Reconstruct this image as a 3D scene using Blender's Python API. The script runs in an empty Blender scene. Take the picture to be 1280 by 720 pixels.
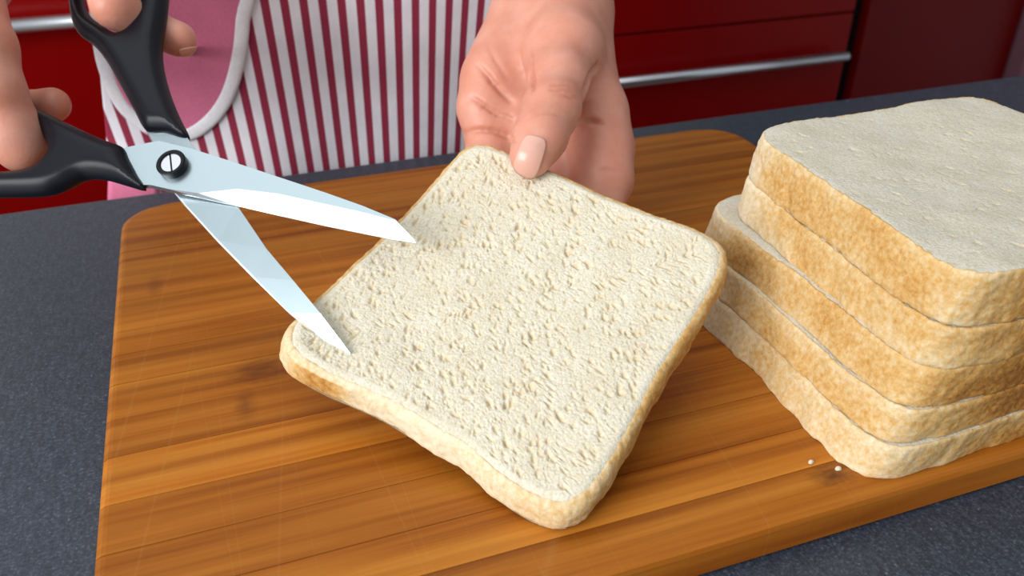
import bpy, bmesh, math, random
import numpy as np
from mathutils import Vector, Matrix

C = bpy.context.collection
SC = bpy.context.scene

# ------------------------------------------------------------------ camera
FPX, PITCH, YAW = 1065.0, math.radians(31.9), math.radians(19.4)
CAM = np.array([0.0, 0.0, 1.128])
FW = np.array([math.sin(YAW) * math.cos(PITCH), math.cos(YAW) * math.cos(PITCH), -math.sin(PITCH)])
RT = np.array([math.cos(YAW), -math.sin(YAW), 0.0])
UP = np.cross(RT, FW)
cam = bpy.data.cameras.new('camera'); camo = bpy.data.objects.new('camera', cam); C.objects.link(camo)
cam.sensor_width = 36.0; cam.lens = FPX / 1280 * 36.0; cam.clip_start = 0.01
camo.matrix_world = Matrix(((RT[0], UP[0], -FW[0], CAM[0]), (RT[1], UP[1], -FW[1], CAM[1]),
                            (RT[2], UP[2], -FW[2], CAM[2]), (0, 0, 0, 1)))
cam.dof.use_dof = True; cam.dof.focus_distance = 0.31; cam.dof.aperture_fstop = 16.0
SC.camera = camo

# ------------------------------------------------------------------ light and exposure
w = bpy.data.worlds.new('world'); SC.world = w; w.use_nodes = True
w.node_tree.nodes['Background'].inputs['Color'].default_value = (0.86, 0.93, 1.0, 1)
w.node_tree.nodes['Background'].inputs['Strength'].default_value = 0.50


def area(name, loc, target, sx, sy, power, color):
    l = bpy.data.lights.new(name, 'AREA'); l.shape = 'RECTANGLE'; l.size = sx; l.size_y = sy
    l.energy = power; l.color = color
    o = bpy.data.objects.new(name, l); C.objects.link(o); o.location = loc
    o.rotation_euler = (Vector(target) - Vector(loc)).to_track_quat('-Z', 'Y').to_euler()
    return o


area('assumed_daylight', (-1.75, -0.55, 1.75), (0.1, 0.3, 0.9), 1.5, 1.3, 62, (0.97, 0.98, 1.0))  # unseen, assumed area light: soft daylight from the near left, no window built
area('overhead_fill_light', (-0.25, 0.40, 2.45), (-0.25, 0.40, 0.0), 1.7, 2.2, 11, (0.97, 0.99, 1.0))  # unseen, added light: gives the scissor blades something bright overhead to mirror
vs = SC.view_settings
SC.display_settings.display_device = 'sRGB'
vs.view_transform = 'Standard'; vs.look = 'None'; vs.gamma = 1.0; vs.use_curve_mapping = False
vs.exposure = 0.0


# ------------------------------------------------------------------ helpers
def P(x, y, d):                       # a point along the view ray of a measured position, d metres deep
    return CAM + (FW * FPX + RT * (x - 640) - UP * (y - 360)) * (d / FPX)


def proj(p):
    q = np.asarray(p) - CAM; d = q @ FW
    return 640 + FPX * (q @ RT) / d, 360 - FPX * (q @ UP) / d, d


def tag(o, label=None, cat=None, group=None, kind=None):
    if label: o['label'] = label
    if cat: o['category'] = cat
    if group: o['group'] = group
    if kind: o['kind'] = kind
    return o


def empty(name, loc):
    o = bpy.data.objects.new(name, None); C.objects.link(o); o.location = loc; o.empty_display_size = 0.05
    return o


def link(name, me, mat, parent=None, smooth=True):
    if mat is not None:
        for m in (mat if isinstance(mat, (list, tuple)) else [mat]): me.materials.append(m)
    if smooth: me.polygons.foreach_set('use_smooth', np.ones(len(me.polygons), bool))
    o = bpy.data.objects.new(name, me); C.objects.link(o)
    if parent is not None:
        o.parent = parent
        g = Vector(parent.location) if parent.type == 'EMPTY' else Vector((0, 0, 0))   # parts keep world coordinates
        o.matrix_parent_inverse = Matrix.Translation(-g)
    return o


def mesh(name, v, f, mat, parent=None, smooth=True):
    me = bpy.data.meshes.new(name)
    me.from_pydata([tuple(map(float, p)) for p in v], [], [tuple(map(int, q)) for q in f]); me.update()
    return link(name, me, mat, parent, smooth)


def box(name, lo, hi, mat, parent=None, bevel=0.0, seg=2):
    bm = bmesh.new()
    bmesh.ops.create_cube(bm, size=1)
    lo, hi = Vector(lo), Vector(hi)
    for vv in bm.verts:
        vv.co = Vector([(lo[i] + hi[i]) / 2 + vv.co[i] * (hi[i] - lo[i]) for i in range(3)])
    if bevel: bmesh.ops.bevel(bm, geom=bm.edges[:], offset=bevel, segments=seg, profile=0.6, affect='EDGES')
    me = bpy.data.meshes.new(name); bm.to_mesh(me); bm.free()
    return link(name, me, mat, parent, smooth=False)


def tube(name, pts, r, mat, parent=None, n=16):
    pts = [np.array(p, float) for p in pts]
    v, f = [], []
    t0 = pts[1] - pts[0]; t0 /= np.linalg.norm(t0)
    a = np.cross(t0, (0, 0, 1.0)); a = a if np.linalg.norm(a) > .1 else np.cross(t0, (0, 1.0, 0)); a /= np.linalg.norm(a)
    for i, p in enumerate(pts):
        t = pts[min(i + 1, len(pts) - 1)] - pts[max(i - 1, 0)]; t /= np.linalg.norm(t)
        a = a - t * (a @ t); a /= np.linalg.norm(a); b = np.cross(t, a)
        for k in range(n):
            q = 2 * math.pi * k / n; v.append(p + r * (a * math.cos(q) + b * math.sin(q)))
    for i in range(len(pts) - 1):
        for k in range(n):
            k2 = (k + 1) % n; f.append((i * n + k, i * n + k2, (i + 1) * n + k2, (i + 1) * n + k))
    f.append(tuple(range(n - 1, -1, -1))); f.append(tuple((len(pts) - 1) * n + k for k in range(n)))
    return mesh(name, v, f, mat, parent)


# lattice noise in numpy
def _h(ix, iy, iz, seed):
    h = (ix.astype(np.int64) * 374761393 + iy.astype(np.int64) * 668265263 + iz.astype(np.int64) * 1274126177 + seed * 974711) & 0x7fffffff
    h = ((h ^ (h >> 13)) * 1103515245) & 0x7fffffff
    h = ((h ^ (h >> 15)) * 12345679) & 0x7fffffff
    return ((h >> 7) & 0xffff) / 65535.0


def noise(x, y, z=None, seed=0):      # 0..1
    x = np.asarray(x, float); y = np.asarray(y, float)
    z = np.zeros_like(x) if z is None else np.asarray(z, float)
    ix, iy, iz = np.floor(x), np.floor(y), np.floor(z)
    fx, fy, fz = x - ix, y - iy, z - iz
    fx, fy, fz = [q * q * (3 - 2 * q) for q in (fx, fy, fz)]
    r = 0
    for a in (0, 1):
        for b in (0, 1):
            for c in (0, 1):
                r = r + _h(ix + a, iy + b, iz + c, seed) * (fx if a else 1 - fx) * (fy if b else 1 - fy) * (fz if c else 1 - fz)
    return r


# ------------------------------------------------------------------ materials
def mat(name, color=(0.5, 0.5, 0.5), rough=0.5, metal=0.0, spec=0.5):
    m = bpy.data.materials.new(name); m.use_nodes = True
    b = m.node_tree.nodes['Principled BSDF']
    b.inputs['Base Color'].default_value = (*color, 1); b.inputs['Roughness'].default_value = rough
    b.inputs['Metallic'].default_value = metal; b.inputs['Specular IOR Level'].default_value = spec
    return m, m.node_tree.nodes, m.node_tree.links, b


def nd(ns, t, **kw):
    n = ns.new(t)
    for k, v in kw.items():
        if k in n.inputs: n.inputs[k].default_value = v
        else: setattr(n, k, v)
    return n


def ramp(ns, stops, interp='LINEAR'):
    r = ns.new('ShaderNodeValToRGB'); r.color_ramp.interpolation = interp
    e = r.color_ramp.elements
    while len(e) < len(stops): e.new(0.5)
    for el, (p, c) in zip(e, stops):
        el.position = p; el.color = (*c, 1) if len(c) == 3 else c
    return r


def mixc(ns, ls, fac, a, b, mode='MIX'):
    m = ns.new('ShaderNodeMix'); m.data_type = 'RGBA'; m.blend_type = mode
    for sock, val in ((m.inputs[0], fac), (m.inputs[6], a), (m.inputs[7], b)):
        if hasattr(val, 'is_linked'): ls.new(val, sock)
        elif isinstance(val, (int, float)): sock.default_value = val
        else: sock.default_value = (*val, 1)
    return m.outputs[2]


def bump(ns, ls, b, height, strength, dist):
    n = ns.new('ShaderNodeBump'); n.inputs['Strength'].default_value = strength; n.inputs['Distance'].default_value = dist
    ls.new(height, n.inputs['Height']); ls.new(n.outputs['Normal'], b.inputs['Normal'])
    return n


def noise_tex(ns, ls, vec, scale, detail=4, rough=0.55, stretch=None):
    if stretch:
        mp = ns.new('ShaderNodeMapping'); mp.inputs['Scale'].default_value = stretch
        ls.new(vec, mp.inputs['Vector']); vec = mp.outputs['Vector']
    n = ns.new('ShaderNodeTexNoise'); n.inputs['Scale'].default_value = scale
    n.inputs['Detail'].default_value = detail; n.inputs['Roughness'].default_value = rough
    ls.new(vec, n.inputs['Vector'])
    return n.outputs['Fac']


def obj_co(ns): return ns.new('ShaderNodeTexCoord').outputs['Object']


# wood of the board's strips: grain runs along X, every strip has its own tone
def wood_mat():
    m, ns, ls, b = mat('oiled_wood', rough=0.42, spec=0.2)
    co = obj_co(ns)
    oi = ns.new('ShaderNodeObjectInfo')
    off = ns.new('ShaderNodeVectorMath'); off.operation = 'MULTIPLY_ADD'
    cmb = ns.new('ShaderNodeCombineXYZ'); ls.new(oi.outputs['Random'], cmb.inputs[0]); ls.new(oi.outputs['Random'], cmb.inputs[2])
    ls.new(cmb.outputs[0], off.inputs[0]); off.inputs[1].default_value = (3.1, 0, 7.7); ls.new(co, off.inputs[2])
    v = off.outputs[0]
    g1 = noise_tex(ns, ls, v, 1.0, 5, 0.6, (4, 130, 60))
    g2 = noise_tex(ns, ls, v, 1.0, 3, 0.6, (16, 700, 200))
    g3 = noise_tex(ns, ls, v, 1.0, 2, 0.5, (1.3, 62, 20))
    r1 = ramp(ns, [(0.28, (0.225, 0.055, 0.003)), (0.47, (0.36, 0.115, 0.009)), (0.72, (0.47, 0.180, 0.022))])
    ls.new(g1, r1.inputs[0])
    r2 = ramp(ns, [(0.25, (0.80, 0.77, 0.73)), (0.62, (1.05, 1.05, 1.05))]); ls.new(g2, r2.inputs[0])
    c = mixc(ns, ls, 0.55, r1.outputs[0], r2.outputs[0], 'MULTIPLY')
    r3 = ramp(ns, [(0.32, (0.58, 0.50, 0.42)), (0.46, (0.95, 0.93, 0.90)), (0.70, (1.14, 1.14, 1.12))]); ls.new(g3, r3.inputs[0])
    c = mixc(ns, ls, 0.8, c, r3.outputs[0], 'MULTIPLY')
    rt = ramp(ns, [(0.0, (0.80, 0.76, 0.70)), (1.0, (1.12, 1.12, 1.10))]); ls.new(oi.outputs['Random'], rt.inputs[0])
    c = mixc(ns, ls, 1.0, c, rt.outputs[0], 'MULTIPLY')
    # dark growth nodes in the wood at their places on the board
    for (kx, ky, sx, sy, amt) in ((-0.004, 0.293, 0.016, 0.010, 0.75), (0.176, 0.1665, 0.011, 0.006, 0.9), (-0.012, 0.272, 0.005, 0.012, 0.55),
                                  (-0.045, 0.376, 0.004, 0.012, 0.4)):
        s = ns.new('ShaderNodeVectorMath'); s.operation = 'SUBTRACT'; ls.new(co, s.inputs[0]); s.inputs[1].default_value = (kx, ky, 0.918)
        d = ns.new('ShaderNodeVectorMath'); d.operation = 'MULTIPLY'; ls.new(s.outputs[0], d.inputs[0]); d.inputs[1].default_value = (1 / sx, 1 / sy, 0)
        ln = ns.new('ShaderNodeVectorMath'); ln.operation = 'LENGTH'; ls.new(d.outputs[0], ln.inputs[0])
        nz = noise_tex(ns, ls, co, 1.0, 3, 0.6, (160, 500, 1))
        ad = ns.new('ShaderNodeMath'); ad.operation = 'MULTIPLY_ADD'; ls.new(nz, ad.inputs[0]); ad.inputs[1].default_value = 1.4; ls.new(ln.outputs['Value'], ad.inputs[2])
        rk = ramp(ns, [(0.35, (amt, amt, amt)), (0.85, (0, 0, 0))])
        sc_ = ns.new('ShaderNodeMath'); sc_.operation = 'MULTIPLY'; ls.new(ad.outputs[0], sc_.inputs[0]); sc_.inputs[1].default_value = 0.5
        ls.new(sc_.outputs[0], rk.inputs[0])
        c = mixc(ns, ls, rk.outputs[0], c, (0.085, 0.022, 0.006))
    # thin knife scratches
    for ang, sc_x in ((0.5, 35.0), (-0.9, 27.0)):
        mp = ns.new('ShaderNodeMapping'); mp.inputs['Rotation'].default_value = (0, 0, ang); mp.inputs['Scale'].default_value = (sc_x, sc_x * 0.05, 1)
        ls.new(co, mp.inputs['Vector'])
        vr = ns.new('ShaderNodeTexVoronoi'); vr.feature = 'DISTANCE_TO_EDGE'; vr.inputs['Scale'].default_value = 0.7; ls.new(mp.outputs[0], vr.inputs['Vector'])
        rs = ramp(ns, [(0.0, (0.07, 0.07, 0.07)), (0.004, (0, 0, 0))]); ls.new(vr.outputs['Distance'], rs.inputs[0])
        c = mixc(ns, ls, rs.outputs[0], c, (0.55, 0.32, 0.12))
    ls.new(c, b.inputs['Base Color'])
    bump(ns, ls, b, g2, 0.12, 0.0004)
    rr = ramp(ns, [(0.3, (0.38,) * 3), (0.7, (0.50,) * 3)]); ls.new(g1, rr.inputs[0]); ls.new(rr.outputs[0], b.inputs['Roughness'])
    return m


def counter_mat():
    m, ns, ls, b = mat('dark_laminate', rough=0.42, spec=0.5)
    co = obj_co(ns)
    n1 = noise_tex(ns, ls, co, 900, 3, 0.7)
    n2 = noise_tex(ns, ls, co, 1.0, 3, 0.6, (520, 130, 1))
    r = ramp(ns, [(0.35, (0.017, 0.022, 0.034)), (0.58, (0.037, 0.047, 0.068)), (0.70, (0.090, 0.100, 0.122)), (0.80, (0.24, 0.25, 0.28))]); ls.new(n1, r.inputs[0])
    r2 = ramp(ns, [(0.35, (0.8,) * 3), (0.7, (1.35,) * 3)]); ls.new(n2, r2.inputs[0])
    ls.new(mixc(ns, ls, 0.8, r.outputs[0], r2.outputs[0], 'MULTIPLY'), b.inputs['Base Color'])
    bump(ns, ls, b, n2, 0.25, 0.0006)
    return m


def red_mat(name, col, rough=0.22):
    m, ns, ls, b = mat(name, col, rough, spec=0.14)
    n = noise_tex(ns, ls, obj_co(ns), 3.0, 2)
    r = ramp(ns, [(0.3, tuple(q * 0.93 for q in col)), (0.7, tuple(q * 1.06 for q in col))]); ls.new(n, r.inputs[0]); ls.new(r.outputs[0], b.inputs['Base Color'])
    return m


def crumb_mat(name='bread_crumb', tint=(1, 1, 1)):
    m, ns, ls, b = mat(name, rough=0.9, spec=0.15)
    co = obj_co(ns)
    n1 = noise_tex(ns, ls, co, 1000, 4, 0.7)
    n2 = noise_tex(ns, ls, co, 70, 3, 0.6)
    t = lambda c: tuple(a * q for a, q in zip(c, tint))
    r = ramp(ns, [(0.30, t((0.53, 0.455, 0.32))), (0.45, t((0.64, 0.59, 0.465))), (0.66, t((0.705, 0.67, 0.57)))]); ls.new(n1, r.inputs[0])
    r2 = ramp(ns, [(0.3, (0.93, 0.90, 0.84)), (0.7, (1.03, 1.03, 1.03))]); ls.new(n2, r2.inputs[0])
    c = mixc(ns, ls, 1.0, r.outputs[0], r2.outputs[0], 'MULTIPLY')
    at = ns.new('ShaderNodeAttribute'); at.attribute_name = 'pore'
    c = mixc(ns, ls, at.outputs['Fac'], c, t((0.60, 0.44, 0.22)))  # pore pits also darkened in colour, standing in for the shade inside them
    ls.new(c, b.inputs['Base Color'])
    vo = ns.new('ShaderNodeTexVoronoi'); vo.inputs['Scale'].default_value = 1100; ls.new(co, vo.inputs['Vector'])
    ad = ns.new('ShaderNodeMath'); ad.operation = 'ADD'; ls.new(n1, ad.inputs[0]); ls.new(vo.outputs['Distance'], ad.inputs[1])
    bump(ns, ls, b, ad.outputs[0], 0.35, 0.0005)
    b.inputs['Subsurface Weight'].default_value = 0.12
    b.inputs['Subsurface Radius'].default_value = (0.004, 0.0025, 0.0015); b.inputs['Subsurface Scale'].default_value = 0.6
    return m


def crust_mat():                       # 'bake' (0..1) says how browned the crust is at each place
    m, ns, ls, b = mat('bread_crust', rough=0.72, spec=0.25)
    co = obj_co(ns)
    at = ns.new('ShaderNodeAttribute'); at.attribute_name = 'bake'
    n1 = noise_tex(ns, ls, co, 480, 4, 0.7); n2 = noise_tex(ns, ls, co, 90, 3, 0.6)
    s1 = ns.new('ShaderNodeMath'); s1.operation = 'MULTIPLY_ADD'; ls.new(n1, s1.inputs[0]); s1.inputs[1].default_value = 1.05; ls.new(at.outputs['Fac'], s1.inputs[2])
    s2 = ns.new('ShaderNodeMath'); s2.operation = 'MULTIPLY_ADD'; ls.new(n2, s2.inputs[0]); s2.inputs[1].default_value = 0.35; ls.new(s1.outputs[0], s2.inputs[2])
    s3 = ns.new('ShaderNodeMath'); s3.operation = 'SUBTRACT'; ls.new(s2.outputs[0], s3.inputs[0]); s3.inputs[1].default_value = 0.68
    r = ramp(ns, [(0.0, (0.74, 0.63, 0.44)), (0.25, (0.65, 0.50, 0.29)), (0.5, (0.58, 0.36, 0.13)), (0.75, (0.47, 0.225, 0.050)), (1.0, (0.28, 0.105, 0.018))])
    ls.new(s3.outputs[0], r.inputs[0]); ls.new(r.outputs[0], b.inputs['Base Color'])
    bump(ns, ls, b, n1, 0.5, 0.0006)
    return m


def skin_mat():
    m, ns, ls, b = mat('skin', rough=0.46, spec=0.45)
    co = obj_co(ns)
    n1 = noise_tex(ns, ls, co, 60, 4, 0.6); n2 = noise_tex(ns, ls, co, 900, 2, 0.6)
    r = ramp(ns, [(0.3, (0.57, 0.225, 0.145)), (0.5, (0.61, 0.265, 0.18)), (0.7, (0.65, 0.315, 0.23))]); ls.new(n1, r.inputs[0])
    ls.new(r.outputs[0], b.inputs['Base Color'])
    vo = ns.new('ShaderNodeTexVoronoi'); vo.inputs['Scale'].default_value = 700; ls.new(co, vo.inputs['Vector'])
    bump(ns, ls, b, vo.outputs['Distance'], 0.16, 0.0003)
    b.inputs['Subsurface Weight'].default_value = 0.35
    b.inputs['Subsurface Radius'].default_value = (0.010, 0.0026, 0.0013); b.inputs['Subsurface Scale'].default_value = 0.8
    return m


def stripe_mat():                      # the apron cloth: printed stripes run along the cloth (UV)
    m, ns, ls, b = mat('striped_cloth', rough=0.85, spec=0.2)
    uv = ns.new('ShaderNodeTexCoord').outputs['UV']
    sp = ns.new('ShaderNodeSeparateXYZ'); ls.new(uv, sp.inputs[0])
    fr = ns.new('ShaderNodeMath'); fr.operation = 'FRACT'; ls.new(sp.outputs[0], fr.inputs[0])
    r = ramp(ns, [(0.0, (0.90, 0.87, 0.90)), (0.50, (0.90, 0.87, 0.90)), (0.55, (0.33, 0.035, 0.070)), (0.95, (0.33, 0.035, 0.070)), (1.0, (0.90, 0.87, 0.90))])
    ls.new(fr.outputs[0], r.inputs[0])
    n = noise_tex(ns, ls, obj_co(ns), 40, 4)
    r2 = ramp(ns, [(0.3, (0.9, 0.9, 0.92)), (0.7, (1.05, 1.05, 1.05))]); ls.new(n, r2.inputs[0])
    ls.new(mixc(ns, ls, 1.0, r.outputs[0], r2.outputs[0], 'MULTIPLY'), b.inputs['Base Color'])
    n3 = noise_tex(ns, ls, obj_co(ns), 900, 2)
    bump(ns, ls, b, n3, 0.2, 0.0005)
    return m


def cloth_mat(name, col):
    m, ns, ls, b = mat(name, col, 0.85, spec=0.2)
    n = noise_tex(ns, ls, obj_co(ns), 700, 3, 0.7); n2 = noise_tex(ns, ls, obj_co(ns), 35, 3)
    ad = mixc(ns, ls, 0.5, n, n2)
    r = ramp(ns, [(0.3, tuple(q * 0.82 for q in col)), (0.7, tuple(min(1, q * 1.12) for q in col))]); ls.new(ad, r.inputs[0]); ls.new(r.outputs[0], b.inputs['Base Color'])
    bump(ns, ls, b, n, 0.25, 0.0005)
    return m


def steel_mat(name, col, rough):
    m, ns, ls, b = mat(name, col, rough, metal=1.0)
    n = noise_tex(ns, ls, obj_co(ns), 1.0, 3, 0.6, (900, 900, 900))
    bump(ns, ls, b, n, 0.03, 0.0002)
    return m


M_wood = wood_mat(); M_counter = counter_mat(); M_crumb = crumb_mat(); M_crust = crust_mat()
M_crumb2 = crumb_mat('dimmed_bread_crumb', (0.90, 0.91, 0.93))  # crumb copy tinted darker and bluer: the stack's dimmer light put into colour
M_skin = skin_mat(); M_stripe = stripe_mat()
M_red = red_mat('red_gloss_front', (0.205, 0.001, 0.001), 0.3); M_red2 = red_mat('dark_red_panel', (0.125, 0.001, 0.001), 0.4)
M_black = mat('dark_gap', (0.004, 0.003, 0.003), 0.6)[0]
M_bar = steel_mat('brushed_steel_bar', (0.72, 0.73, 0.76), 0.3)
M_blade = steel_mat('polished_blade_steel', (0.50, 0.60, 0.63), 0.33)  # the cyan seen mirrored in the blades is put into the steel colour
M_bevel = steel_mat('ground_blade_edge', (0.80, 0.83, 0.84), 0.34)  # lighter copy of the blade steel: the bevel's white glint put into colour
M_plastic = mat('black_plastic', (0.004, 0.005, 0.008), 0.34, spec=0.22)[0]
M_pink = cloth_mat('pink_cloth', (0.74, 0.20, 0.33)); M_piping = cloth_mat('white_binding', (0.92, 0.90, 0.94))
M_plaster = cloth_mat('mauve_plaster', (0.20, 0.085, 0.11)); M_wall = cloth_mat('pale_plaster', (0.6, 0.56, 0.52))
M_floor = cloth_mat('floor_tile_grey', (0.25, 0.23, 0.21)); M_blouse = cloth_mat('grey_jersey', (0.30, 0.29, 0.32))
M_nail = mat('fingernail', (0.66, 0.355, 0.27), 0.25, spec=0.5)[0]

# ------------------------------------------------------------------ the setting
tag(box('floor', (-2.6, -1.6, -0.05), (2.6, 2.05, 0.0), M_floor), kind='structure')
tag(box('wall_back', (-2.6, 2.0, 0.0), (2.6, 2.1, 2.6), M_wall), kind='structure')
tag(box('wall_right', (1.66, 1.36, 0.0), (2.6, 2.0, 2.6), M_plaster), kind='structure')

# kitchen units across the aisle, behind the person
YF = 1.40


def bar_handle(x0, x1, z, parent):
    h = tube('bar_handle', [(x0, YF - 0.034, z), (x1, YF - 0.034, z)], 0.0100, M_bar, parent)
    for i, x in enumerate((x0 + 0.03, x1 - 0.03)):
        tube('handle_post', [(x, YF - 0.034, z), (x, YF + 0.001, z)], 0.004, M_bar, h, 10)
    return h


u = empty('base_cabinet', (0.0, YF, 0.0))
tag(u, 'red gloss cabinet behind the scissors with a bar handle along its top', 'cabinet')
box('carcass', (-0.385, YF + 0.022, 0.08), (0.415, 1.98, 0.90), M_black, u)
box('door', (-0.382, YF, 0.10), (0.412, YF + 0.02, 0.895), M_red, u, 0.0015)
box('plinth', (-0.385, YF + 0.06, 0.0), (0.415, YF + 0.08, 0.08), M_black, u)
bar_handle(-0.345, 0.375, 0.810, u)
u = empty('drawer_cabinet', (0.82, YF, 0.0))
tag(u, 'red gloss drawer unit right of the hand with a long steel bar handle', 'cabinet')
box('carcass', (0.42, YF + 0.022, 0.08), (1.215, 1.98, 0.90), M_black, u)
for z0, z1 in ((0.702, 0.895), (0.402, 0.698), (0.10, 0.398)):
    d = box('drawer_front', (0.422, YF, z0), (1.212, YF + 0.02, z1), M_red, u, 0.0015)
    if z0 < 0.7: bar_handle(0.455, 1.187, z1 - 0.074, d)
box('plinth', (0.42, YF + 0.06, 0.0), (1.215, YF + 0.08, 0.08), M_black, u)
u = empty('tall_cabinet', (1.44, YF, 0.0))
tag(u, 'plain dark red cabinet panel beyond the black gap beside the drawer unit', 'cabinet')
box('carcass', (1.235, YF + 0.022, 0.0), (1.655, 1.98, 2.1), M_black, u)
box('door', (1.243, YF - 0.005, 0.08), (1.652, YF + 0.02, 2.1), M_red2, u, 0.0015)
box('plinth', (1.235, YF + 0.06, 0.0), (1.655, YF + 0.08, 0.08), M_black, u)

# kitchen island with its worktop
ZC, ZB = 0.903, 0.918
u = empty('kitchen_island', (0.3, 0.1, 0.0))
tag(u, 'dark grey speckled kitchen worktop lying under the wooden cutting board', 'worktop')
box('worktop', (-1.1, -0.28, ZC - 0.038), (1.5, 0.517, ZC), M_counter, u, 0.002)
box('island_base', (-1.06, -0.24, 0.08), (1.46, 0.485, ZC - 0.038), M_red, u)
box('plinth', (-1.03, -0.2, 0.0), (1.43, 0.44, 0.08), M_black, u)

# ------------------------------------------------------------------ cutting board of glued strips
BX0, BX1, BY0, BY1, BR = -0.0625, 0.3175, 0.1533, 0.4685, 0.026


def xlim(y):
    r = BR; e = 0.0
    if y > BY1 - r: dy = y - (BY1 - r); e = r - math.sqrt(max(0, r * r - dy * dy))
    if y < BY0 + r: dy = (BY0 + r) - y; e = r - math.sqrt(max(0, r * r - dy * dy))
    return BX0 + e, BX1 - e


board = empty('cutting_board', (0.1275, 0.311, ZC))
tag(board, 'brown wooden cutting board of glued strips lying on the dark worktop', 'cutting board')
edges = [BY0, 0.172, 0.1905, 0.212, 0.234, 0.258, 0.280, 0.302, 0.3225, 0.340, 0.3625, 0.389, 0.4155, 0.441, BY1]
rb = random.Random(5)
for i in range(len(edges) - 1):
    y0, y1 = edges[i], edges[i + 1]
    curved = y1 > BY1 - BR or y0 < BY0 + BR
    ys = np.linspace(y0, y1, 9 if curved else 2)
    left = [(xlim(y)[0], y) for y in ys]; right = [(xlim(y)[1], y) for y in ys]
    pts = right + left[::-1]                          # ccw from the front right
    n = len(pts); hz = rb.uniform(-0.00012, 0.00012)
    first, last = i == 0, i == len(edges) - 2
    def inset(p, amt):
        x, y = p
        cx = min(max(x, BX0 + BR), BX1 - BR); cy = min(max(y, BY0 + BR), BY1 - BR)
        v = np.array([x - cx, y - cy]); l = np.linalg.norm(v)
        q = np.array([x, y]) - (v / l * amt if l > 1e-6 else 0)
        if y <= y0 + 1e-6 and not first: q[1] = y0 + 0.00014
        if y >= y1 - 1e-6 and not last: q[1] = y1 - 0.00014
        return q
    V, Fc = [], []
    lay = ((ZC, 0.0015), (ZC + 0.002, 0.0), (ZB - 0.0028, 0.0), (ZB - 0.0011, 0.0006), (ZB - 0.0002 + hz, 0.0022), (ZB + hz, 0.0036))
    for z, a in lay:
        for p in pts:
            q = inset(p, a)
            if z < ZB - 0.0005: q = np.array([q[0], min(max(q[1], y0 + (0 if first else 0.00003)), y1 - (0 if last else 0.00003))])
            V.append((q[0], q[1], z))
    for k in range(len(lay) - 1):
        for j in range(n):
            j2 = (j + 1) % n; Fc.append((k * n + j, k * n + j2, (k + 1) * n + j2, (k + 1) * n + j))
    Fc.append(tuple(range(n - 1, -1, -1))); Fc.append(tuple((len(lay) - 1) * n + j for j in range(n)))
    o = mesh('wooden_strip', V, Fc, M_wood, board, smooth=False)
    o.matrix_parent_inverse = Matrix.Translation(-Vector(board.location))


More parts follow.
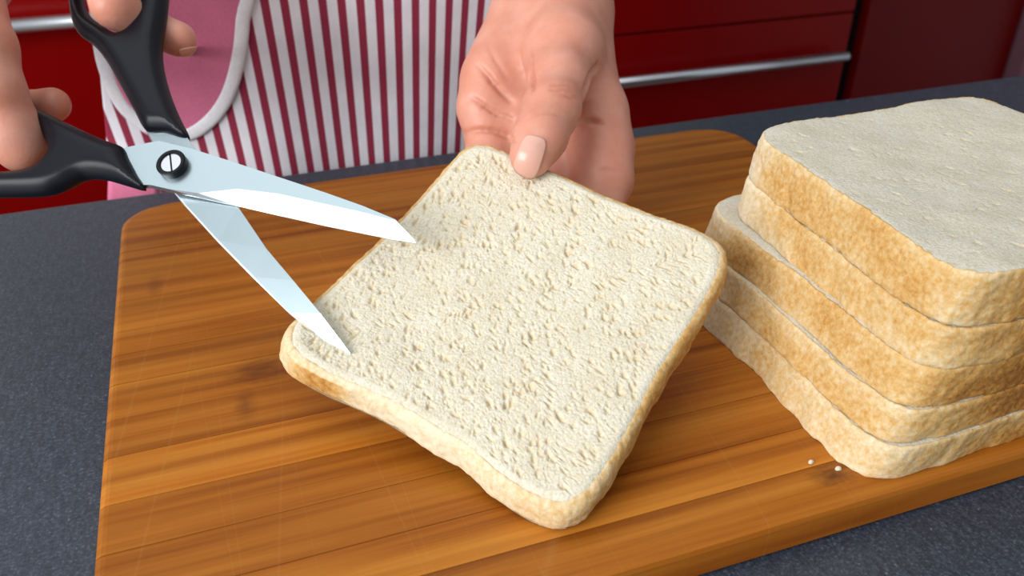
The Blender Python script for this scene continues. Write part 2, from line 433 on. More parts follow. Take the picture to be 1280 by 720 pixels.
# ------------------------------------------------------------------ bread slices
def bread(label, corners, thick, N, seed, nexp=7.0, conc=0.02, bend=None, outline=None, bake=None, pores=900, normal=None, rim=14, group=None, shear=None, relief=1.0, sq=4.0, drop=0.0011, crumbm=None, flare=0.0, lap=0.985):
    """corners: the four corners of the top face (-,-),(-,+),(+,+),(+,-)"""
    rng = np.random.default_rng(seed)
    c = [np.array(q, float) for q in corners]
    n = np.cross(c[3] - c[0], c[1] - c[0]) if normal is None else np.array(normal, float)
    n = n / np.linalg.norm(n)
    half = np.linalg.norm(c[3] - c[0]) / 2

    def outl(th):
        a, b = np.abs(np.cos(th)), np.abs(np.sin(th))
        R = (a ** nexp + b ** nexp) ** (-1 / nexp)
        R = R * (1 - conc * np.cos(2 * th) ** 2)
        R = R * (1 + 0.010 * (noise(2.2 * np.cos(th) + 9, 2.2 * np.sin(th) + 9, seed=seed) - 0.5) * 2)
        if outline is not None: R = R * outline(th)
        return R

    def world(x, y, h):
        s, t = (x + 1) / 2, (y + 1) / 2
        p = ((1 - s) * (1 - t))[..., None] * c[0] + ((1 - s) * t)[..., None] * c[1] + (s * t)[..., None] * c[2] + (s * (1 - t))[..., None] * c[3]
        b = 0 if bend is None else bend(x, y)
        q_ = p + (h + b)[..., None] * n
        if shear is not None: q_ = q_ + (np.clip(-h / thick, 0, 1))[..., None] * np.array([shear[0], shear[1], 0.0])
        return q_

    g = np.linspace(-1, 1, N)
    gu, gv = np.meshgrid(np.sign(g) * np.abs(g) ** 0.97, np.sign(g) * np.abs(g) ** 0.97, indexing='ij')
    m = np.maximum(np.abs(gu), np.abs(gv)); th = np.arctan2(gv, gu)
    R = outl(th); x, y = m * R * np.cos(th), m * R * np.sin(th)
    edge = np.clip((m - 0.955) / 0.045, 0, 1)

    def face(zs, sd, fine):
        h = 0.0011 * (noise(x * 4, y * 4, seed=sd) - 0.5) + 0.0002 * relief * (noise(x * 22, y * 22, seed=sd + 1) - 0.5)
        pore = np.zeros_like(h)
        if fine:
            h += relief * 0.00014 * (noise(x * 75, y * 95, seed=sd + 2) - 0.5)
            cell = 2.0 * half / (N - 1)
            for k in range(pores):
                cu, cv = rng.uniform(-0.95, 0.95, 2); big = rng.random() ** 14
                rr = (0.00023 + 0.0006 * big) / cell; el = rng.uniform(1.3, 2.8)
                i0, j0 = (cu + 1) / 2 * (N - 1), (cv + 1) / 2 * (N - 1); w_ = int(rr * 3) + 2
                ia, ib, ja, jb = max(0, int(i0) - w_), min(N, int(i0) + w_ + 1), max(0, int(j0) - w_), min(N, int(j0) + w_ + 1)
                ii, jj = np.mgrid[ia:ib, ja:jb]
                ang = -0.75 + 0.4 * cu + rng.normal(0, 0.4)
                da = (ii - i0) * math.cos(ang) + (jj - j0) * math.sin(ang); db = -(ii - i0) * math.sin(ang) + (jj - j0) * math.cos(ang)
                gsn = np.exp(-((da / (rr * el)) ** 2 + (db / rr) ** 2))
                h[ia:ib, ja:jb] -= relief * (0.00017 + 0.0008 * big) * gsn
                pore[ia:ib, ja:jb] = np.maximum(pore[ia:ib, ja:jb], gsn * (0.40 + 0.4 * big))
        h = h - drop * edge ** 2
        return h * zs, pore

    ht, pt = face(1, seed * 7 + 1, True)
    hb, _ = face(1, seed * 7 + 4, False)
    xt, yt = x * (lap + 0.003), y * (lap + 0.003)
    top = world(xt, yt, ht).reshape(-1, 3)
    step = 2 if N > 120 else 1
    sl = slice(None, None, step)
    xb, yb = x[sl, sl] * 0.985 * (1 + flare), y[sl, sl] * 0.985 * (1 + flare); Nb = xb.shape[0]
    bot = world(xb, yb, -thick - hb[sl, sl]).reshape(-1, 3)
    idx = np.arange(N * N).reshape(N, N); q = np.stack([idx[:-1, :-1], idx[1:, :-1], idx[1:, 1:], idx[:-1, 1:]], -1).reshape(-1, 4)
    idb = np.arange(Nb * Nb).reshape(Nb, Nb) + N * N; qb = np.stack([idb[:-1, :-1], idb[:-1, 1:], idb[1:, 1:], idb[1:, :-1]], -1).reshape(-1, 4)
    base = world(np.array(0.0), np.array(0.0), np.array(-thick))
    root = empty('bread_slice', tuple(base)); tag(root, label, 'bread slice', group)
    V = np.concatenate([top, bot]); Fq = np.concatenate([q, qb])
    o = mesh('crumb', V, Fq, crumbm or M_crumb, root)
    at = o.data.attributes.new('pore', 'FLOAT', 'POINT'); at.data.foreach_set('value', np.concatenate([pt.ravel(), np.zeros(len(bot))]).astype(np.float32))
    # crust: a band around the rim that laps a little over both faces
    per = np.concatenate([idx[:-1, 0], idx[-1, :-1], idx[:0:-1, -1], idx[0, :0:-1]])
    pth = th.ravel()[per]; K = len(per); arc = half
    Rr = outl(pth)
    rows = []; bk = []
    prof = 0.5 - 0.5 * np.cos(np.pi * np.linspace(0, 1, rim)); prof = 0.6 * prof + 0.4 * np.linspace(0, 1, rim)
    for j, f in enumerate(prof):
        sg = 1 - 2 * f                                   # 1 top .. -1 bottom
        out = max(0.0, 1 - abs(sg) ** sq)
        rad = lap + (0.999 - lap) * out ** 0.7
        zmid = -thick / 2 + (thick / 2 + 0.0002) * sg
        lx, ly = np.cos(pth), np.sin(pth)
        rough = (noise(lx * 34 * Rr + 50, ly * 34 * Rr + 50, np.full(K, f * thick / half * 34), seed + 11) - 0.5) * 0.0075 + (noise(lx * 16 * Rr + 50, ly * 16 * Rr + 50, np.full(K, f * 2.0), seed + 12) - 0.5) * 0.009
        rr_ = Rr * (rad + rough * (0.3 + 0.7 * out)) * (1 + flare * f + 0.022 * f * (noise(lx * 8 * Rr + 20, ly * 8 * Rr + 20, np.full(K, f * 1.0), seed + 14) - 0.5))
        hz_ = zmid + (noise(lx * 34 * Rr + 3, ly * 34 * Rr + 3, np.full(K, f * 5.0), seed + 13) - 0.5) * 0.0005
        hz_ = hz_ + (ht.ravel()[per]) * (0.5 + 0.5 * sg)
        rows.append(world(rr_ * lx, rr_ * ly, hz_))
        bb = bake(pth, f, lx * Rr, ly * Rr) if bake else np.full(K, 0.4)
        bk.append(bb)
    # inner lap rows
    lapt = world(Rr * (lap - 0.017) * np.cos(pth), Rr * (lap - 0.017) * np.sin(pth), np.full(K, -0.0018)); lapb = world(Rr * 0.965 * (1 + flare) * np.cos(pth), Rr * 0.965 * (1 + flare) * np.sin(pth), np.full(K, -thick + 0.001))
    rows = [lapt] + rows + [lapb]; bk = [bk[0]] + bk + [bk[-1]]
    V = np.concatenate(rows); Fq = []
    a = np.arange(K); a2 = (a + 1) % K
    for j in range(len(rows) - 1):
        Fq.append(np.stack([j * K + a, (j + 1) * K + a, (j + 1) * K + a2, j * K + a2], -1))
    o = mesh('crust', V, np.concatenate(Fq), M_crust, root)
    at = o.data.attributes.new('bake', 'FLOAT', 'POINT'); at.data.foreach_set('value', np.concatenate(bk).astype(np.float32))
    return root


# the slice in the hand: lifted at the far corner, resting on the near one
CL, CB, CR, CF = P(331, 436, 0.3063), P(590, 167, 0.3634), P(931, 300, 0.317), P(722, 666, 0.2598)


def held_out(th):                      # dent where the thumb sits and on the near edge
    def g(c, w_): d = (th - c + math.pi) % (2 * math.pi) - math.pi; return np.exp(-(d / w_) ** 2)
    return 1 - 0.085 * g(-1.52, 0.50) - 0.030 * g(1.25, 0.30) + 0.03 * g(2.36, 0.12) - 0.020 * g(-1.95, 0.22) + 0.012 * g(-1.45, 0.1) - 0.016 * g(-1.25, 0.1) + 0.008 * g(-1.6, .12)


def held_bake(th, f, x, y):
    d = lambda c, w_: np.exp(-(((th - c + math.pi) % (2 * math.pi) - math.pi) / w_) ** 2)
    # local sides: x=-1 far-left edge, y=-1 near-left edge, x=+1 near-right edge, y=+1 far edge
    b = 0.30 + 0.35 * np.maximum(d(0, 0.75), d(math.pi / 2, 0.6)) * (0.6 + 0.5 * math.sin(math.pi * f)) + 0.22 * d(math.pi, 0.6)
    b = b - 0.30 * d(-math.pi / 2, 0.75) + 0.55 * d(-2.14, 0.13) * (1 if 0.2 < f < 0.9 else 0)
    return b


# corner order (-,-)=left, (-,+)=far, (+,+)=right, (+,-)=near
def held_bend(x, y):
    return -0.0035 * (1 - y * y) * (0.3 + 0.7 * (x < 2)) * 0.6 + 0.004 * np.maximum(0, -x - 0.55) * np.maximum(0, -y) * 2 - 0.002 * np.exp(-((y + 1) / .3) ** 2) * np.sin(3.0 * x + 0.6)


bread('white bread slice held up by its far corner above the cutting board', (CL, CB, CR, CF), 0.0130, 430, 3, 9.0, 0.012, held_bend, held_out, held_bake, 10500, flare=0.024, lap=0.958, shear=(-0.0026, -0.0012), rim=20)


def flat(x0, y0, x1, y1, rot, z):
    cx, cy = (x0 + x1) / 2, (y0 + y1) / 2; out = []
    for sx, sy in ((-1, -1), (-1, 1), (1, 1), (1, -1)):
        dx, dy = sx * (x1 - x0) / 2, sy * (y1 - y0) / 2
        out.append((cx + dx * math.cos(rot) - dy * math.sin(rot), cy + dx * math.sin(rot) + dy * math.cos(rot), z))
    return out


def stack_bake(front, leftv, seed):
    def fn(th, f, x, y):
        d = lambda c, w_: np.exp(-(((th - c + math.pi) % (2 * math.pi) - math.pi) / w_) ** 2)
        nz = noise(x * 3.1 + seed * 3, y * 3.1 + 5, np.full(len(th), f), seed)
        b = leftv + (front - leftv) * d(-math.pi / 2 + 0.12, 0.62) + 0.28 * (nz - 0.5)
        b = b - 0.45 * d(2.36, 0.20) - 0.10 * d(-2.36, 0.10)
        b = b + 0.10 * math.sin(math.pi * f)
        return b
    return fn


GRP = 'bread slices stacked on the cutting board'
slices = [                             # label, height, thickness, left/right edges of the top face, lean, crust tones, hollow sides
    ('bottom bread slice of the stack, spread out wider than those above', 0.0000, 0.0140, ((0.1860, 0.1552), (0.1835, 0.286), (0.320, 0.286), (0.326, 0.1580)), (-0.005, 0.0005), 0.62, 0.22, 0.030),
    ('second bread slice from the bottom of the stack on the board', 0.0139, 0.0135, ((0.1900, 0.1572), (0.187, 0.291), (0.322, 0.292), (0.325, 0.1605)), (-0.0035, 0.0), 0.98, 0.38, 0.012),
    ('middle bread slice of the stack, golden and poking out at the far left', 0.0273, 0.0155, ((0.1945, 0.1585), (0.1930, 0.2955), (0.323, 0.298), (0.327, 0.1590)), (-0.0035, 0.0005), 1.02, 0.48, 0.006),
    ('second bread slice from the top of the stack, pale left crust', 0.0427, 0.0158, ((0.1977, 0.1580), (0.2030, 0.288), (0.328, 0.292), (0.330, 0.1580)), (-0.003, 0.0003), 1.02, 0.36, 0.004),
    ('thick topmost bread slice of the stack with its pale crumb facing up', 0.0584, 0.0196, ((0.2002, 0.1573), (0.2055, 0.287), (0.331, 0.291), (0.332, 0.1568)), (-0.0025, 0.0006), 0.98, 0.44, 0.004),
]
for i, (lab, z, t, cs, sh, fr, lf, cc) in enumerate(slices):
    top = i == len(slices) - 1
    cs = [(p[0], p[1], ZB + z + t) for p in cs]
    bd = None
    if top:
        bd = lambda x, y: -0.0020 * np.exp(-((x - 0.1) ** 2 + (y - 0.0) ** 2) / 0.5) + 0.0015 * np.exp(-((x - 0.45) ** 2 + (y - 0.95) ** 2) / 0.06)
    bread(lab, cs, t, 240 if top else 150, 20 + i, 9.0, cc, bd, None, stack_bake(fr, lf, 20 + i), 1500 if top else 40, group=GRP, rim=26, shear=sh, relief=0.85, sq=12.0, drop=0.0003,
          crumbm=M_crumb2)


# two stray crumbs near the dark stain in front of the stack
for (cx, cy, r_, lab) in ((0.1722, 0.1738, 0.0008, 'tiny white crumb on the board beside the dark wood stain, farther from the stack'),
                          (0.1790, 0.1678, 0.0009, 'tiny white crumb on the board below the bread stack, nearer its corner')):
    bm = bmesh.new(); bmesh.ops.create_icosphere(bm, subdivisions=2, radius=r_)
    for vv in bm.verts:
        k = 0.7 + 0.6 * float(noise(np.array(vv.co.x * 2600 + 9), np.array(vv.co.y * 2600 + 9), np.array(vv.co.z * 2600 + 9), seed=int(cx * 1e4)))
        vv.co = Vector((cx + vv.co.x * k * 1.3, cy + vv.co.y * k, ZB + r_ * 0.75 + vv.co.z * k))
    me = bpy.data.meshes.new('bread_flake'); bm.to_mesh(me); bm.free()
    tag(link('bread_flake', me, M_crumb), lab, 'crumb', 'crumbs on the cutting board')


# ------------------------------------------------------------------ smooth shapes from distance fields
def surface_nets(vol, xs, ys, zs):
    s = vol < 0
    c = [s[a:vol.shape[0] - 1 + a, b:vol.shape[1] - 1 + b, d:vol.shape[2] - 1 + d] for a in (0, 1) for b in (0, 1) for d in (0, 1)]
    anyv = c[0].copy(); allv = c[0].copy()
    for q in c[1:]: anyv |= q; allv &= q
    act = np.argwhere(anyv & ~allv)
    I, J, K = act.T
    acc = np.zeros((len(act), 3)); cnt = np.zeros(len(act))
    for (a, b) in ((0, 1), (2, 3), (4, 5), (6, 7), (0, 2), (1, 3), (4, 6), (5, 7), (0, 4), (1, 5), (2, 6), (3, 7)):
        A = np.array([(a >> 2) & 1, (a >> 1) & 1, a & 1]); B = np.array([(b >> 2) & 1, (b >> 1) & 1, b & 1])
        va = vol[I + A[0], J + A[1], K + A[2]]; vb = vol[I + B[0], J + B[1], K + B[2]]
        mk = (va < 0) != (vb < 0)
        t = np.where(mk, va / np.where(mk, va - vb, 1), 0)
        pa = np.stack([xs[I + A[0]], ys[J + A[1]], zs[K + A[2]]], -1); pb = np.stack([xs[I + B[0]], ys[J + B[1]], zs[K + B[2]]], -1)
        acc[mk] += (pa + (pb - pa) * t[:, None])[mk]; cnt[mk] += 1
    V = acc / cnt[:, None]
    lut = np.full(anyv.shape, -1, np.int32); lut[I, J, K] = np.arange(len(act))
    F = []
    for ax in range(3):
        sa = [slice(None)] * 3; sb = [slice(None)] * 3
        sa[ax] = slice(0, -1); sb[ax] = slice(1, None)
        ch = np.argwhere(s[tuple(sa)] != s[tuple(sb)])
        o1, o2 = [(1, 2), (2, 0), (0, 1)][ax]
        ok = (ch[:, o1] > 0) & (ch[:, o2] > 0) & (ch[:, o1] < lut.shape[o1]) & (ch[:, o2] < lut.shape[o2]); ch = ch[ok]
        e1 = np.zeros(3, int); e1[o1] = 1; e2 = np.zeros(3, int); e2[o2] = 1
        g = lambda q: lut[q[:, 0], q[:, 1], q[:, 2]]
        quad = np.stack([g(ch - e1 - e2), g(ch - e2), g(ch), g(ch - e1)], -1)
        inside = s[ch[:, 0], ch[:, 1], ch[:, 2]]
        quad[~inside] = quad[~inside][:, ::-1]
        F.append(quad)
    return V, np.concatenate(F)


def cap(p, a, ra, b, rb):
    a = np.asarray(a); b = np.asarray(b); ab = b - a
    px, py, pz = p
    t = ((px - a[0]) * ab[0] + (py - a[1]) * ab[1] + (pz - a[2]) * ab[2]) / max(ab @ ab, 1e-12)
    t = np.clip(t, 0, 1)
    return np.sqrt((px - a[0] - t * ab[0]) ** 2 + (py - a[1] - t * ab[1]) ** 2 + (pz - a[2] - t * ab[2]) ** 2) - (ra + (rb - ra) * t)


def smin(a, b, k):
    h = np.clip(0.5 + 0.5 * (b - a) / k, 0, 1)
    return b + (a - b) * h - k * h * (1 - h)


def field(prims, xs, ys, zs, grow=0.0):
    vol = np.full((len(xs), len(ys), len(zs)), 0.06, np.float32)
    for (a, ra, b, rb, k) in prims:
        a = np.asarray(a); b = np.asarray(b); pad = max(ra, rb) + grow + k + 0.012
        lo = np.minimum(a, b) - pad; hi = np.maximum(a, b) + pad
        sl = []
        for ax, arr in enumerate((xs, ys, zs)):
            i0, i1 = np.searchsorted(arr, lo[ax]), np.searchsorted(arr, hi[ax]); sl.append(slice(max(0, i0 - 1), min(len(arr), i1 + 1)))
        sl = tuple(sl)
        d = cap((xs[sl[0]][:, None, None], ys[sl[1]][None, :, None], zs[sl[2]][None, None, :]), a, ra + grow, b, rb + grow)
        vol[sl] = smin(vol[sl], d, k)
    return vol


def sdf_at(prims, p):
    d = np.full(len(p), 0.06)
    for (a, ra, b, rb, k) in prims: d = smin(d, cap(p.T, a, ra, b, rb), k)
    return d


def smooth_mesh(V, F, it=2, lam=0.5):
    e = np.concatenate([F[:, [0, 1]], F[:, [1, 2]], F[:, [2, 3]], F[:, [3, 0]]]); e = np.concatenate([e, e[:, ::-1]])
    deg = np.bincount(e[:, 0], minlength=len(V))[:, None]
    for _ in range(it):
        s = np.stack([np.bincount(e[:, 0], V[e[:, 1], a], minlength=len(V)) for a in range(3)], -1)
        V = V + lam * (s / np.maximum(deg, 1) - V)
    return V


def vnormals(V, F):
    n = np.cross(V[F[:, 2]] - V[F[:, 0]], V[F[:, 3]] - V[F[:, 1]]); o = np.zeros_like(V)
    for k in range(4):
        for a in range(3): o[:, a] += np.bincount(F[:, k], n[:, a], minlength=len(V))
    return o / np.maximum(np.linalg.norm(o, axis=1, keepdims=True), 1e-12)


def chain(L, pts, k):
    for (a, ra), (b, rb) in zip(pts[:-1], pts[1:]): L.append((a, ra, b, rb, k))


# ------------------------------------------------------------------ scissors
S0, S1, S2 = P(221, 212, 0.342), P(437, 440, 0.3003), P(520, 304, 0.3155)
SN = np.cross(S1 - S0, S2 - S0); SN /= np.linalg.norm(SN)
if SN @ FW > 0: SN = -SN                          # towards the viewer
SX = RT - SN * (RT @ SN); SX /= np.linalg.norm(SX); SY = np.cross(SN, SX)


def sp2(x, y):                                    # measured outline point -> coordinates in the scissors' own plane
    d = FW * FPX + RT * (x - 640) - UP * (y - 360)
    q = CAM + d * (((S0 - CAM) @ SN) / (d @ SN)) - S0
    return q @ SX, q @ SY


def s3(u_, v_, h): return S0 + SX * u_ + SY * v_ + SN * h


def poly(pts): return np.array([sp2(*p) for p in pts])


def spline(pts, n=6):
    p = np.asarray(pts, float); out = []
    N_ = len(p)
    for i in range(N_):
        a, b, c_, d = p[i - 1], p[i], p[(i + 1) % N_], p[(i + 2) % N_]
        for k in range(n):
            t = k / n; out.append(0.5 * (2 * b + (c_ - a) * t + (2 * a - 5 * b + 4 * c_ - d) * t * t + (3 * b - a - 3 * c_ + d) * t ** 3))
    return np.array(out)


def sd_poly(x, y, pl_):
    d = np.full(x.shape, 1e9); ins = np.zeros(x.shape, bool)
    for a, b in zip(pl_, np.roll(pl_, -1, 0)):
        e = b - a; t = np.clip(((x - a[0]) * e[0] + (y - a[1]) * e[1]) / max(e @ e, 1e-14), 0, 1)
        d = np.minimum(d, (x - a[0] - t * e[0]) ** 2 + (y - a[1] - t * e[1]) ** 2)
        if a[1] != b[1]:
            ins ^= ((a[1] > y) != (b[1] > y)) & (x < (b[0] - a[0]) * (y - a[1]) / (b[1] - a[1]) + a[0])
    d = np.sqrt(d); return np.where(ins, -d, d)


def handle(name, outer, hole, hz, half, ch, par, lab=None):
    po, ph = spline(poly(outer)), spline(poly(hole))
    lo = po.min(0) - 0.004; hi = po.max(0) + 0.004; st = 0.0009
    xs, ys, zs = np.arange(lo[0], hi[0], st), np.arange(lo[1], hi[1], st), np.arange(-half - 0.003, half + 0.003, st)
    X, Y = np.meshgrid(xs, ys, indexing='ij')
    d2 = np.maximum(sd_poly(X, Y, po), -sd_poly(X, Y, ph))[:, :, None]
    z = np.abs(zs)[None, None, :]
    a = d2; b = z - half; c_ = (d2 + z - half + ch) / math.sqrt(2)
    sm = lambda p, q, k: -smin(-p, -q, k)
    vol = sm(sm(a, c_, 0.002), b + 0 * a, 0.0015)
    V, F = surface_nets(vol.astype(np.float32), xs, ys, zs)
    V = smooth_mesh(V, F, 2)
    W = S0 + V[:, :1] * SX + V[:, 1:2] * SY + (V[:, 2:3] + hz) * SN
    o = mesh(name, W, F, M_plastic, par)
    if lab: o['label'] = lab
    return o


sc = empty('scissors', tuple(S0))
tag(sc, 'open steel scissors with black plastic handles above the held bread slice', 'scissors')
up_out = [(181, 162), (166, 137), (150, 108), (132, 76), (115, 55), (97, 41), (88, 22), (84, -15), (82, -60), (95, -108), (130, -138), (172, -130), (202, -92), (211, -40),
          (208, 10), (202, 50), (203, 80), (212, 115), (224, 145), (236, 170), (226, 172), (205, 165)]
up_hole = [(104, 0), (112, 18), (130, 32), (148, 41), (162, 34), (169, 15), (173, -20), (171, -70), (155, -102), (131, -108), (113, -90), (105, -50), (102, -22)]
lo_out = [(158, 188), (135, 179), (110, 168), (72, 150), (40, 134), (12, 118), (-22, 108), (-70, 112), (-112, 150), (-116, 200), (-80, 238), (-30, 248), (20, 249), (60, 247), (85, 239),
          (110, 227), (135, 228), (160, 235), (186, 241), (176, 222), (166, 203)]
lo_hole = [(64, 186), (60, 203), (42, 215), (0, 219), (-50, 216), (-80, 198), (-82, 168), (-52, 146), (-12, 143), (25, 151), (50, 165)]
handle('handle', up_out, up_hole, -0.0012, 0.0060, 0.0042, sc)
handle('handle', lo_out, lo_hole, 0.0018, 0.0060, 0.0042, sc)


def blade(name, outer, ridge, z0, th, inner, par, th2=None):
    """outer: spine points root..tip, inner: edge points tip-side aligned, ridge: where the bevel starts"""
    A = poly(outer); B = poly(inner); R_ = poly(ridge); n = len(A)
    V, F, mi = [], [], []
    for i in range(n):
        V += [s3(*A[i], z0 + 0.0001), s3(*A[i], z0 + th), s3(*R_[i], z0 + (th2 or th)), s3(*B[i], z0 + 0.0002), s3(*B[i], z0)]
    for i in range(n - 1):
        for k in range(5):
            k2 = (k + 1) % 5
            F.append((i * 5 + k, i * 5 + k2, (i + 1) * 5 + k2, (i + 1) * 5 + k)); mi.append(1 if k in (2, 3) else 0)
    F.append((0, 1, 2, 3, 4)); F.append(tuple((n - 1) * 5 + k for k in (4, 3, 2, 1, 0))); mi += [0, 0]
    me = bpy.data.meshes.new(name); me.from_pydata([tuple(p) for p in V], [], F); me.update()
    bm = bmesh.new(); bm.from_mesh(me); bmesh.ops.recalc_face_normals(bm, faces=bm.faces[:]); bm.to_mesh(me); bm.free()
    o = link(name, me, [M_blade, M_bevel], par, smooth=False)
    me.polygons.foreach_set('material_index', mi)
    return o


blade('blade', [(150, 191), (172, 186), (202, 180), (243, 190), (290, 205), (353, 226), (410, 245), (455, 261), (496, 278), (520, 303.5)],
      [(173, 235), (191.5, 235), (213.8, 240), (252, 245.5), (300, 240), (350, 246), (400, 257), (450, 268), (496.5, 280), (520, 304)],
      0.0003, 0.0021, [(174, 236), (192, 236), (214, 241), (250, 248), (300, 259), (352, 271), (410, 284), (455, 293), (490, 300), (520.3, 304.5)], sc)
blade('blade', [(226, 160), (236, 175), (250, 195), (272, 222), (297, 258), (333, 311), (366, 350), (400, 391), (425, 424), (437, 440)],
      [(180, 158), (192, 180), (204, 205), (213, 234), (230.5, 253.5), (270.5, 297.5), (315.5, 343.5), (361.5, 389), (404, 423.6), (436.6, 440.4)],
      -0.0024, 0.0021, [(178, 158), (190, 180), (202, 205), (212, 235), (228, 254), (268, 298), (313, 344), (360, 390), (403, 424), (436.5, 440.6)], sc, 0.0006)


def disc(name, r0, r1, h0, h1, m_, par, cx=0, cy=0, n=40):
    V, F = [], []
    prof = [(r0, h0), (r0, h1 - 0.0004), (r0 - 0.0005, h1), (r1 + 0.0003, h1), (r1, h1 - 0.0004), (r1, h0)]
    for k in range(n):
        q = 2 * math.pi * k / n
        for r, h in prof: V.append(s3(cx + r * math.cos(q), cy + r * math.sin(q), h))
    L_ = len(prof)
    for k in range(n):
        for j in range(L_ - 1): F.append((k * L_ + j, ((k + 1) % n) * L_ + j, ((k + 1) % n) * L_ + j + 1, k * L_ + j + 1))
    return mesh(name, V, F, m_, par, smooth=False)


disc('screw_collar', 0.0060, 0.0041, 0.0020, 0.0056, M_plastic, sc)
# slotted screw head: two half discs with a groove between them
a0 = math.radians(-75); V, F = [], []
for sgn in (-1, 1):
    base_i = len(V); arc = [a0 + sgn * math.radians(5 + t) for t in np.linspace(0, 170, 18)]
    for h in (0.0022, 0.0050):
        for q in arc: V.append(s3(0.0041 * math.cos(q), 0.0041 * math.sin(q), h))
    n = len(arc)
    for i in range(n):
        i2 = (i + 1) % n; F.append((base_i + i, base_i + i2, base_i + n + i2, base_i + n + i))
    F.append(tuple(base_i + n + i for i in range(n)))
scr = mesh('pivot_screw', V, F, M_bar, sc, smooth=False)
disc('screw_slot', 0.0041, 0.0001, 0.0020, 0.0042, M_plastic, scr)
bm = bmesh.new(); bm.from_mesh(scr.data); bmesh.ops.recalc_face_normals(bm, faces=bm.faces[:]); bm.to_mesh(scr.data); bm.free()

# ------------------------------------------------------------------ the person
person = empty('person', (0.12, 0.68, 0.0))
tag(person, 'person in a red and white striped apron holding scissors and a bread slice', 'person')
V3 = lambda *a: np.array(a, float)
torso = []
chain(torso, [(V3(0.06, 0.70, 0.86), 0.105), (V3(0.07, 0.69, 1.08), 0.095), (V3(0.05, 0.70, 1.34), 0.085)], 0.05)
chain(torso, [(V3(0.20, 0.70, 0.86), 0.105), (V3(0.19, 0.69, 1.08), 0.095), (V3(0.20, 0.70, 1.34), 0.085)], 0.05)
torso.append((V3(0.125, 0.66, 1.05), 0.08, V3(0.125, 0.66, 0.88), 0.085, 0.05))
torso.append((V3(0.125, 0.70, 1.40), 0.06, V3(0.125, 0.69, 1.52), 0.052, 0.05))          # neck
for sx in (-1, 1): torso.append((V3(0.125 + sx * 0.07, 0.70, 0.86), 0.09, V3(0.125 + sx * 0.075, 0.70, 0.05), 0.05, 0.03))
for sx in (-1, 1): torso.append((V3(0.125 + sx * 0.075, 0.70, 0.035), 0.035, V3(0.125 + sx * 0.085, 0.60, 0.028), 0.028, 0.02))
ELB, SHL = V3(0.36, 0.66, 1.17), V3(0.31, 0.71, 1.40)
ELR, SHR = V3(-0.19, 0.70, 1.16), V3(-0.055, 0.71, 1.40)
upper = []
chain(upper, [(V3(0.20, 0.70, 1.38), 0.07), (SHL, 0.055), (ELB, 0.042)], 0.03)
chain(upper, [(V3(0.05, 0.70, 1.38), 0.07), (SHR, 0.055), (ELR, 0.042)], 0.03)

handL = []                                        # the hand that holds the slice
wl, wr = P(664, -50, 0.452), P(718, -50, 0.452)
chain(handL, [(ELB, 0.040), ((wl + wr) / 2 + (ELB - (wl + wr) / 2) * 0.35, 0.031), ((wl + wr) / 2, 0.022)], 0.015)
chain(handL, [(wl, 0.0165), (P(664, 10, 0.43), 0.0165), (P(607, 133, 0.404), 0.0130)], 0.010)
handL.append((wr, 0.0165, P(716, 15, 0.428), 0.0175, 0.010))
chain(handL, [(P(690, 10, 0.432), 0.018), (P(648, 150, 0.406), 0.0135)], 0.008)
chain(handL, [(P(700, 10, 0.432), 0.018), (P(700, 165, 0.406), 0.0135)], 0.008)
chain(handL, [(P(714, 15, 0.430), 0.017), (P(744, 142, 0.398), 0.0140), (P(751, 185, 0.393), 0.0137), (P(753, 225, 0.388), 0.0135)], 0.008)
handL.append((P(655, 20, 0.425), 0.014, P(618, 95, 0.406), 0.015, 0.010))                 # heel of the palm
chain(handL, [(P(752, 225, 0.388), 0.0135), (P(740, 268, 0.380), 0.0120), (P(690, 285, 0.372), 0.0100), (P(655, 285, 0.368), 0.0088)], 0.005)     # index, curled under the slice
chain(handL, [(P(700, 165, 0.406), 0.0135), (P(704, 225, 0.402), 0.0118), (P(680, 262, 0.388), 0.0102), (P(640, 262, 0.383), 0.0090)], 0.005)
chain(handL, [(P(650, 155, 0.406), 0.0132), (P(655, 215, 0.404), 0.0112), (P(632, 245, 0.390), 0.0098), (P(600, 240, 0.388), 0.0086)], 0.005)
chain(handL, [(P(607, 140, 0.404), 0.0125), (P(612, 195, 0.402), 0.0104), (P(614, 222, 0.392), 0.0086), (P(606, 232, 0.390), 0.0076)], 0.005)
# thumb over the top of the slice
handL.append((P(712, 10, 0.425), 0.0185, P(705, 62, 0.390), 0.0175, 0.012))
chain(handL, [(P(705, 62, 0.390), 0.0165), (P(698, 100, 0.372), 0.0125), (P(689, 137, 0.3585), 0.0114), (P(675, 170, 0.3495), 0.0104), (P(664, 195, 0.3440), 0.0088)], 0.006)

handR = []                                        # the hand in the scissors
WR = P(-95, -235, 0.445)
chain(handR, [(ELR, 0.040), (WR + (ELR - WR) * 0.35, 0.031), (WR, 0.024)], 0.015)
for kx, ky, kd in ((70, -95, 0.398), (30, -88, 0.410), (-8, -80, 0.424), (-46, -70, 0.438)):
    handR.append((WR, 0.021, P(kx, ky, kd), 0.0132, 0.010))
chain(handR, [(WR, 0.02), (P(-72, -135, 0.405), 0.0180), (P(-52, -50, 0.372), 0.0148), (P(-22, 60, 0.3485), 0.0122), (P(-8, 115, 0.3480), 0.0112), (P(16, 165, 0.3530), 0.0106), (P(28, 186, 0.3555), 0.0102)], 0.006)
chain(handR, [(P(70, -95, 0.398), 0.0130), (P(124, -55, 0.374), 0.0100), (P(142, 8, 0.3735), 0.0090), (P(186, 34, 0.3865), 0.0082), (P(223, 49, 0.3880), 0.0080)], 0.004)
